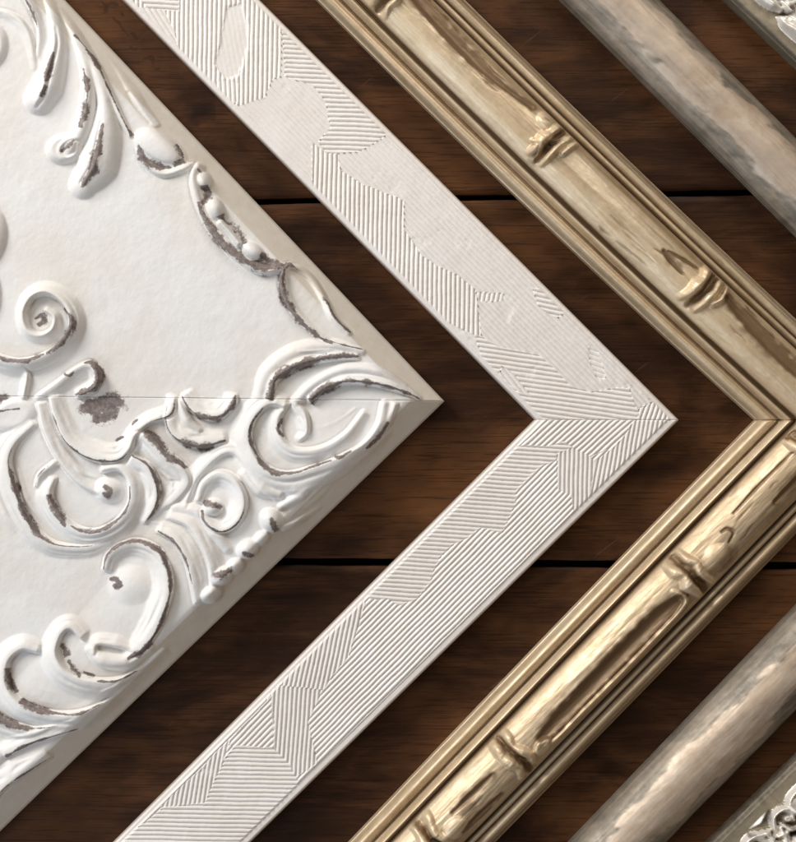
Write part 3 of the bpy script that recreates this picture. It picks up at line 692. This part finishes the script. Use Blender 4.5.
# ================================================================== C: bamboo-pattern champagne gold frame corner
frameC = thing('frame_corner', 'champagne gold frame corner moulded like knotted bamboo, right of the cream one', 'frame corner', 830, 420, GROUP)
def smooth(x): x = np.clip(x, 0, 1); return x*x*(3-2*x)
def bead(t, a, b, h, p=0.6):
    r = (t-(a+b)/2)/((b-a)/2); return h*np.clip(1-r*r, 0, 1)**p
RC = Raster(300, -180, 1000, 1020, 0.8)       # knots, scars and slits drawn where they lie
def node(ax, ay, dx, dy, half=27, gap=9, sc=1.0):
    """two raised collars across the cane; (dx,dy) along the rail"""
    nx, ny = -dy, dx
    L = half
    wob = rng.normal(0, 2.2, 8)
    for sg, hh, w in ((-1, 9.5*sc, 6.0), (1, 7.5*sc, 4.6)):
        pts = []
        for k, u in enumerate(np.linspace(-1, 1, 6)):
            off = sg*gap+wob[k]+1.5*u*u*sg
            pts.append((ax+dx*off+nx*L*u*0.92, ay+dy*off+ny*L*u*0.92))
        RC.ridge(pts, [w*0.6, w*1.1, w*0.85, w*1.3, w*0.9, w*0.6], [hh*.5, hh, hh*.8, hh*1.15, hh*.85, hh*.4], 2)
    pts = [(ax+nx*L*u, ay+ny*L*u) for u in (-0.9, -0.3, 0.3, 0.9)]
    RC.groove(pts, [5, 6, 6.5, 5], [4, 6, 6.5, 4])
    RC.mark([(p[0]+wob[3], p[1]) for p in pts], [2.6, 4.0, 4.8, 3.0], 1.0)
r2 = 1/math.sqrt(2)
node(551, 147, r2, r2*0.98, 26, 7); node(701, 290, r2, r2*0.98, 26, 8); node(395, 0, r2, r2, 25, 8, 0.8); node(856, 436-30, r2, r2, 20)
node(687, 572, r2, -r2*1.02, 27, 8, 0.9); node(511, 748, r2, -r2*1.02, 27, 7, 0.8); node(428, 828, r2, -r2*1.02, 26, 7, 0.85); node(803, 452, r2, -r2, 26, 7, 0.9)
# little bud eyes
RC.dome(546, 124, 12, 10, 45, 7, 2); RC.mark([(543, 123), (546, 125)], [2, 2.4])
RC.ridge([(560, 158), (572, 148), (582, 142)], [3, 4, 3], [5, 6, 5], 2)
RC.dome(541, 742, 11, 8, -45, 6, 2, hollow=3); RC.dome(455, 822, 14, 11, -45, 6, 2)
RC.dome(712, 556, 17, 13, -45, 5, 2, p=0.9)
# slits: long hollow scars
def slit(pts, w, h, rim=2.5):
    RC.groove(pts, w, h)
    RC.mark(pts, [x*0.85 for x in w], 1.0)
slit([(392, -26), (436, 26), (474, 66), (502, 91), (530, 111)], [6, 8, 7, 4, 3], [3, 4.5, 4, 2.5, 2])
rs = np.random.default_rng(11)
def scratches(path, n, spread, lo_=14, hi_=46, w=1.5, h=2.2):
    P, u = interp_pts(path)
    T = np.gradient(P, axis=0); T /= np.linalg.norm(T, axis=1)[:, None]
    for k in range(n):
        L = int(rs.uniform(lo_, hi_)); i = rs.integers(0, max(1, len(P)-L-1)); o = rs.normal(0, spread)
        j = [min(len(P)-1, int(i+L*q)) for q in (0, .35, .7, 1)]
        pts = [(P[m][0]-T[m][1]*(o+rs.normal(0, .7)), P[m][1]+T[m][0]*(o+rs.normal(0, .7))) for m in j]
        RC.groove(pts, [w*.8, w*1.5, w*1.2, w*.8], [h*.25, h*.55, h*.5, h*.2]); RC.mark(pts, [w*.4, w, w*.8, w*.3], 0.5)
scratches([(385, -40), (436, 26), (474, 66), (502, 91), (536, 116)], 22, 4.0)
scratches([(716, 292), (752, 330), (784, 362), (822, 398)], 16, 5.0)
scratches([(558, 180), (600, 222), (660, 272), (690, 296)], 7, 10.0, w=1.2, h=1.6)
scratches([(672, 598), (652, 614), (610, 656), (566, 702), (538, 732)], 16, 3.0)
scratches([(716, 530), (752, 486), (800, 440)], 5, 12.0, w=1.2, h=1.6)
scratches([(500, 770), (470, 800), (446, 822)], 4, 8.0, w=1.2, h=1.6)
slit([(722, 300), (748, 330), (780, 362), (818, 398)], [4, 7, 7, 5], [3, 4, 4, 3])
slit([(660, 254), (668, 264), (678, 276)], [3, 4, 2], [2, 3, 2]); slit([(664, 254), (680, 262), (694, 270)], [1.6, 2, 1.2], [1.5, 2, 1])

slit([(674, 598), (652, 616), (610, 658), (566, 704), (540, 732)], [7, 9.5, 9.5, 9.5, 7], [4, 6.5, 7, 6.5, 4])
RC.ridge([(668, 588), (682, 596), (678, 608), (660, 628), (620, 670), (580, 710), (552, 738), (538, 742)], [2, 3, 3, 3, 3, 3, 3, 2], [2, 4.5, 5, 4.5, 4.5, 4.5, 4.5, 2], 1)
slit([(490, 770), (470, 790), (452, 806)], [3, 5, 3], [2, 4, 2]); slit([(500, 790), (482, 806), (462, 826)], [2, 3, 2], [2, 3, 2])
slit([(716, 530), (722, 527), (728, 531), (724, 540)], [1.5, 2, 2, 1.5], [2, 2, 2, 2]); RC.mark([(716, 560), (724, 552)], [8, 6], 0.6)
slit([(728, 512), (752, 486), (786, 452)], [1.4, 2, 1.4], [2, 2.5, 1.5]); slit([(770, 500), (800, 470), (840, 430)], [3, 5, 3], [2, 3, 2])
slit([(782, 438), (790, 432), (800, 436)], [2, 3, 2], [3, 4, 3])
slit([(410, 856), (390, 880), (370, 900)], [4, 7, 4], [3, 5, 3])
RC.edge([(530, 146), (538, 149), (536, 158), (531, 164)], [4, 6, 6, 4], [4, 7, 7, 4], 1, 2, fall=2)
RC.mark([(531, 150), (537, 152), (535, 162)], [1.6, 2.4, 1.6], 1.0)
RC.edge([(540, 138), (550, 146), (562, 140), (572, 130)], [4, 6, 7, 5], [4, 8, 8, 5], 1, 2, fall=2)
RC.edge([(706, 306), (716, 300), (724, 288)], [5, 7, 5], [5, 8, 5], -1, 2, fall=2)
RC.Hs = RC.blur(RC.H-RC.G, 0.6)
nameC = {k+10: ('cane_knot' if v == 2 else 'cane_ridge') for k, v in RC.kind.items()}; nameC[0] = 'rail'; nameC[1] = 'bamboo_cane'
def rail_C(outer, inner, W, mat):
    # t=0 is the far (right) edge, t=1 the edge by the cream frame
    X, Y, t = grid_of(outer, inner, 820, 190)
    T = 1-t[None, :]+0*X                       # 0 at the near-left edge
    s_ = np.linspace(0, 1, X.shape[0])[:, None]*760+0*X
    wob = 0.004*fbm(s_/60, T*3, 71)
    T = T+wob
    H = 14+10*smooth(T/0.05)                                        # low outer wall
    H = np.maximum(H, bead(T, 0.01, 0.135, 27, 0.30))              # first rounded edge
    H = np.where(T > 0.125, np.maximum(22+9*smooth((T-0.14)/0.09)-1.5*np.exp(-((T-0.135)/0.008)**2), 0), H)
    H = H+bead(T, 0.165, 0.215, 4.5, 0.7)
    H = H-5.0*np.exp(-((T-0.243)/0.012)**2)
    cane = 26+24*np.clip(1-((T-0.50)/0.262)**2, 0, 1)**0.55
    H = np.where((T > 0.25) & (T < 0.75), np.maximum(H-9*smooth((T-.25)/.02), cane), H)
    right = 27+0*T
    right = right+bead(T, 0.775, 0.835, 4.5, 0.6)+bead(T, 0.845, 0.93, 7, 0.6)-4*np.exp(-((T-0.765)/0.012)**2)-3*np.exp(-((T-0.84)/0.008)**2)
    right = right-12*smooth((T-0.93)/0.07)
    H = np.where(T >= 0.75, right, H)
    win = smooth((T-0.245)/0.05)*smooth((0.755-T)/0.05)
    H = H+RC.sample(RC.Hs, X, Y)*win
    H = H+win*(1.6*fbm(s_/45, T*9, 81)+0.9*fbm(s_/30, T*30, 82))+0.4*fbm(X/10, Y/10, 83)+0.5*fbm(s_/70, T*40, 84)
    H = H-2.2*np.clip(1-s_/1.8, 0, 1)**2
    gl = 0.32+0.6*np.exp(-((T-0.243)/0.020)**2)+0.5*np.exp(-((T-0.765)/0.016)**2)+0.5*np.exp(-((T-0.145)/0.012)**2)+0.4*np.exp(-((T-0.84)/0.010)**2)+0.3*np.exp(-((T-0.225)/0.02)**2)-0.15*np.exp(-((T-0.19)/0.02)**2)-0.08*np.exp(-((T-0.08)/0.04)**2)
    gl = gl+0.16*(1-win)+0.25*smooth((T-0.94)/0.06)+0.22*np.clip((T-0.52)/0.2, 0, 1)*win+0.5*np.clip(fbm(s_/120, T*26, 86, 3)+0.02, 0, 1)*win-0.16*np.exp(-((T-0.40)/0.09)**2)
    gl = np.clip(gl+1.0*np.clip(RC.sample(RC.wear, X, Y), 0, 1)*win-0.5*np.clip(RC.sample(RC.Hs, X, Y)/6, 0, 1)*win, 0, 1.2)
    own = np.zeros(X.shape, int)
    own[(T > 0.25) & (T < 0.75)] = 1
    ro = RC.sample(RC.own, X, Y, True); kn = np.isin(ro, [k for k, v in RC.kind.items() if v == 2])
    kk = kn & (T > 0.25) & (T < 0.75) & (RC.sample(RC.H, X, Y) > 2.0)
    own[kk] = ro[kk]+10
    own = own[:-1, :-1]
    zr = 8+(30-8)*(1-T)*0+22*T*0
    zr = 12+20*T
    return relief(X, Y, H, zr, {'glaze': gl}, own, nameC, {0: mat}, frameC, frameC.location)
rail_C(((910, 420.35), (620, 147), (352, -118)), ((756, 419.95), (561, 239), (203, -118)), 106, M_gold_u)
rail_C(((910, 420.45), (620, 720), (390, 954)), ((756, 420.05), (560, 622), (245, 954)), 108, M_gold_l)

# ================================================================== D: rounded silver-bronze frame corner
frameD = thing('frame_corner', 'smooth half-round frame corner in tarnished silver and bronze, beside the gold bamboo one', 'frame corner', 1030, 424, GROUP)
def rail_D(outer, inner, mat, seed):
    X, Y, t = grid_of(outer, inner, 700, 110)
    T = 1-t[None, :]+0*X
    s_ = np.linspace(0, 1, X.shape[0])[:, None]*820+0*X
    T = T+0.02*fbm(s_/50, T*2, seed)
    H = 14+31*np.clip(1-((T-0.5)/0.52)**2, 0, 1)**0.62
    H = H+2.2*fbm(s_/46, T*3.2, seed+1, 2)+0.35*fbm(X/12, Y/12, seed+2)+0.9*fbm(s_/60, T*9, seed+3)
    n1 = fbm(s_/34, T*5, seed+4)
    n2 = fbm(s_/14, T*9, seed+6)
    gl = 0.26+0.62*smooth((np.abs(T-0.5)-0.25+0.30*n1+0.12*n2)/0.07)*(0.75+0.5*n2)+0.25*np.clip(n1*2, 0, 1)
    own = np.zeros((X.shape[0]-1, X.shape[1]-1), int)
    o = relief(X, Y, H, 10+22*T, {'glaze': np.clip(gl, 0, 1)}, own, {0: 'rail'}, {0: mat}, frameD, frameD.location)
    return o
rail_D(((1082, 423.0), None, (552, -114)), ((984, 422.8), None, (448, -114)), M_silv_u, 100)
rail_D(((1082, 423.8), None, (560, 955)), ((972, 423.6), None, (462, 955)), M_silv_l, 130)

# ================================================================== E: outermost ornate silver frame corner
frameE = thing('frame_corner', 'grey frame corner with bright silver carved blossoms, at the far right picture corners', 'frame corner', 1240, 424, GROUP)
RE = Raster(640, -160, 1420, 1000, 0.8)
rg = np.random.default_rng(3)
# blossoms seen at the top right
RE.ridge([(748, -4), (758, 3), (768, 10), (776, 14)], [4, 6, 6, 4], [7, 11, 12, 8], 1)
RE.ridge([(752, -12), (768, 0), (782, 4)], [5, 6, 5], [8, 12, 9], 1)
RE.edge([(776, 22), (780, 34), (790, 42), (802, 50)], [8, 12, 12, 8], [8, 13, 13, 9], 1, 1, fall=4)
RE.dome(792, 30, 12, 10, 30, 13, 1, hollow=3); RE.dome(786, 12, 7, 6, 0, 10, 1, hollow=4)
RE.ridge([(782, -2), (792, 6), (800, 4)], [4, 5, 4], [10, 12, 8], 1)
RE.mark([(778, 20), (786, 19)], [2.4, 2.4]); RE.mark([(786, 13), (789, 14)], [2, 2])
# and at the bottom right
RE.ridge([(747, 821), (754, 815), (761, 806)], [3.5, 5.5, 3], [8, 11, 8], 1)
RE.edge([(738, 846), (744, 832), (758, 828), (766, 826)], [7, 9, 9, 5], [8, 12, 12, 7], -1, 1, fall=4)
RE.edge([(772, 832), (768, 812), (778, 803), (786, 806), (790, 816)], [5, 6, 6, 5, 4], [8, 11, 12, 11, 8], -1, 1, fall=3)
RE.edge([(781, 806), (786, 790), (796, 780), (806, 776)], [5, 6, 7, 5], [8, 12, 12, 9], -1, 1, fall=3)
RE.edge([(790, 842), (782, 834), (776, 822)], [5, 7, 5], [8, 12, 8], 1, 1, fall=3)
RE.dome(793, 800, 10, 12, 20, 12, 1, hollow=3); RE.dome(796, 836, 9, 8, 0, 11, 1)
RE.mark([(762, 816), (765, 808)], [2.2, 2.4]); RE.mark([(788, 826), (794, 829)], [4, 4]); RE.mark([(745, 830), (750, 829)], [1.6, 1.6])
for (cx, cy, r_) in ((757, 834, 5), (764, 838, 6), (770, 846, 6), (776, 838, 5), (750, 842, 5), (784, 846, 6), (783, 814, 5), (790, 790, 5), (800, 790, 7), (803, 815, 7), (800, 825, 5),
                     (766, 2, 5), (774, 6, 5), (783, 24, 5), (796, 18, 6), (790, 0, 5), (800, 40, 7), (780, 30, 4), (770, -6, 6), (802, 60, 6)):
    RE.dome(cx, cy, r_, r_*0.8, 40*r_, 12, 1, hollow=5)
for p in ([(760, 826), (768, 834), (772, 842)], [(776, 818), (786, 824), (796, 822)], [(784, 798), (790, 806), (800, 808)], [(762, 846), (770, 838), (782, 838)], [(778, 8), (786, 18), (796, 24)], [(784, 32), (792, 38), (802, 38)]):
    RE.ridge(p, [2, 3, 2], [12, 15, 11], 1)
for k in range(90):                       # the rest of the carving, out of the picture
    s = rg.random(); a = rg.random()*6.28
    up_ = k % 2 == 0
    cx = 1270-s*600; cy = 424-(s*600)*0.97 if up_ else 424+(s*600)*0.98
    cx += 30*rg.random()-5
    if cx < 812 and (0-20 < cy < 862): continue
    RE.edge([(cx+14*math.cos(a+q), cy+14*math.sin(a+q)) for q in (0, 1, 2, 3)], [5, 8, 8, 4], [7, 11, 11, 6], 1, 1, fall=4)
    RE.dome(cx, cy, 8, 7, 0, 10, 1, hollow=3)
for k in range(46):                        # small beads packed between the blossoms
    bot = k % 2 == 0
    t_ = rg.random()
    cx, cy = (752+t_*60, 846-t_*58) if bot else (762+t_*50, -4+t_*52)
    o_ = rg.random()*26
    cx += o_; cy += o_*(1 if bot else -1)
    r_ = 3.5+2.5*rg.random()
    RE.dome(cx, cy, r_*1.3, r_*0.8, rg.random()*180, 8+4*rg.random(), 1, hollow=2*rg.random())
RE.Hs = RE.blur(RE.H, 0.6)
nameE = {k: 'carved_blossom' for k in RE.kind}; nameE[0] = 'rail'
matE = {k: M_bright for k in RE.kind}; matE[0] = M_band
def rail_E(outer, inner, mat, seed):
    X, Y, t = grid_of(outer, inner, 760, 150)
    T = 1-t[None, :]+0*X; W = 110
    q = T*W
    H = 20+5*smooth(q/4)
    H = H+RE.sample(RE.Hs, X, Y)*smooth((q-12)/6)*smooth((W-q-6)/8)+0.8*fbm(X/14, Y/14, seed)+0.3*fbm(X/4, Y/4, seed+1)
    H = H+8*smooth((q-86)/14)
    gl = np.clip(0.22+0.5*np.exp(-((q-2)/3)**2)-0.2*np.clip(RE.sample(RE.Hs, X, Y)/6, 0, 1)+RE.sample(RE.wear, X, Y), 0, 1.2)
    own = np.where((q > 12) & (RE.sample(RE.H, X, Y) > 1.5), RE.sample(RE.own, X, Y, True), 0).astype(int)[:-1, :-1]
    return relief(X, Y, H, 6+18*T, {'glaze': gl}, own, nameE, matE, frameE, frameE.location, 24)
rail_E(((1325, 424.0), None, (755, -120)), ((1172, 423.6), None, (597, -120)), M_band, 150)
rail_E(((1325, 424.8), None, (745, 990)), ((1132, 424.4), None, (556, 990)), M_band, 170)

# ================================================================== CAMERA AND LIGHT
cam = bpy.data.cameras.new('camera'); co = bpy.data.objects.new('camera', cam); C.objects.link(co)
co.location = (0, 0, D*S); co.rotation_euler = (0, 0, 0)
cam.sensor_fit = 'VERTICAL'; cam.sensor_height = 24
cam.lens = 24/2/(421/D)
cam.clip_start = 0.01; cam.clip_end = 50
bpy.context.scene.camera = co

def area(name, loc, target, size, size_y, power, col):
    l = bpy.data.lights.new(name, 'AREA'); l.shape = 'RECTANGLE'; l.size = size; l.size_y = size_y
    l.energy = power; l.color = col
    o = bpy.data.objects.new(name, l); C.objects.link(o); o.location = loc
    d = Vector(target)-Vector(loc); o.rotation_euler = d.to_track_quat('-Z', 'Y').to_euler()
    return o
area('window_light', (-1.15, 1.05, 0.90), (0, 0, 0), 0.5, 0.7, 27, (1.0, 0.985, 0.965))
area('side_window_light', (-0.85, -0.72, 0.62), (-0.1, -0.1, 0), 0.6, 0.6, 4.9, (0.66, 0.82, 1.0))

area('added_top_fill', (0.30, 0.72, 0.62), (0.12, 0.12, 0), 0.4, 0.3, 2.4, (1.0, 0.95, 0.88))  # added fill lamp, brightens the upper table wood and gold rail
w = bpy.data.worlds.new('World'); bpy.context.scene.world = w; w.use_nodes = True
nt = w.node_tree; bg = nt.nodes['Background']
tc = nt.nodes.new('ShaderNodeTexCoord'); sx = nt.nodes.new('ShaderNodeSeparateXYZ'); nt.links.new(tc.outputs['Generated'], sx.inputs[0])
ad = nt.nodes.new('ShaderNodeMath'); ad.operation = 'SUBTRACT'; hy = nt.nodes.new('ShaderNodeMath'); hy.operation = 'MULTIPLY'; hy.inputs[1].default_value = 0.5; nt.links.new(sx.outputs['Y'], hy.inputs[0]); nt.links.new(hy.outputs[0], ad.inputs[0]); nt.links.new(sx.outputs['X'], ad.inputs[1])
rp = nt.nodes.new('ShaderNodeValToRGB'); mrn = nt.nodes.new('ShaderNodeMapRange')
nt.links.new(ad.outputs[0], mrn.inputs[0]); mrn.inputs[1].default_value = -1.1; mrn.inputs[2].default_value = 1.1
nt.links.new(mrn.outputs[0], rp.inputs[0])
rp.color_ramp.elements[0].color = (0.10, 0.068, 0.042, 1); rp.color_ramp.elements[1].color = (0.62, 0.55, 0.46, 1)
e = rp.color_ramp.elements.new(0.5); e.color = (0.25, 0.20, 0.155, 1)
nt.links.new(rp.outputs[0], bg.inputs[0]); bg.inputs[1].default_value = 0.8

vs = bpy.context.scene.view_settings
vs.view_transform = 'Standard'; vs.look = 'None'; vs.gamma = 1; vs.exposure = 0; vs.use_curve_mapping = False
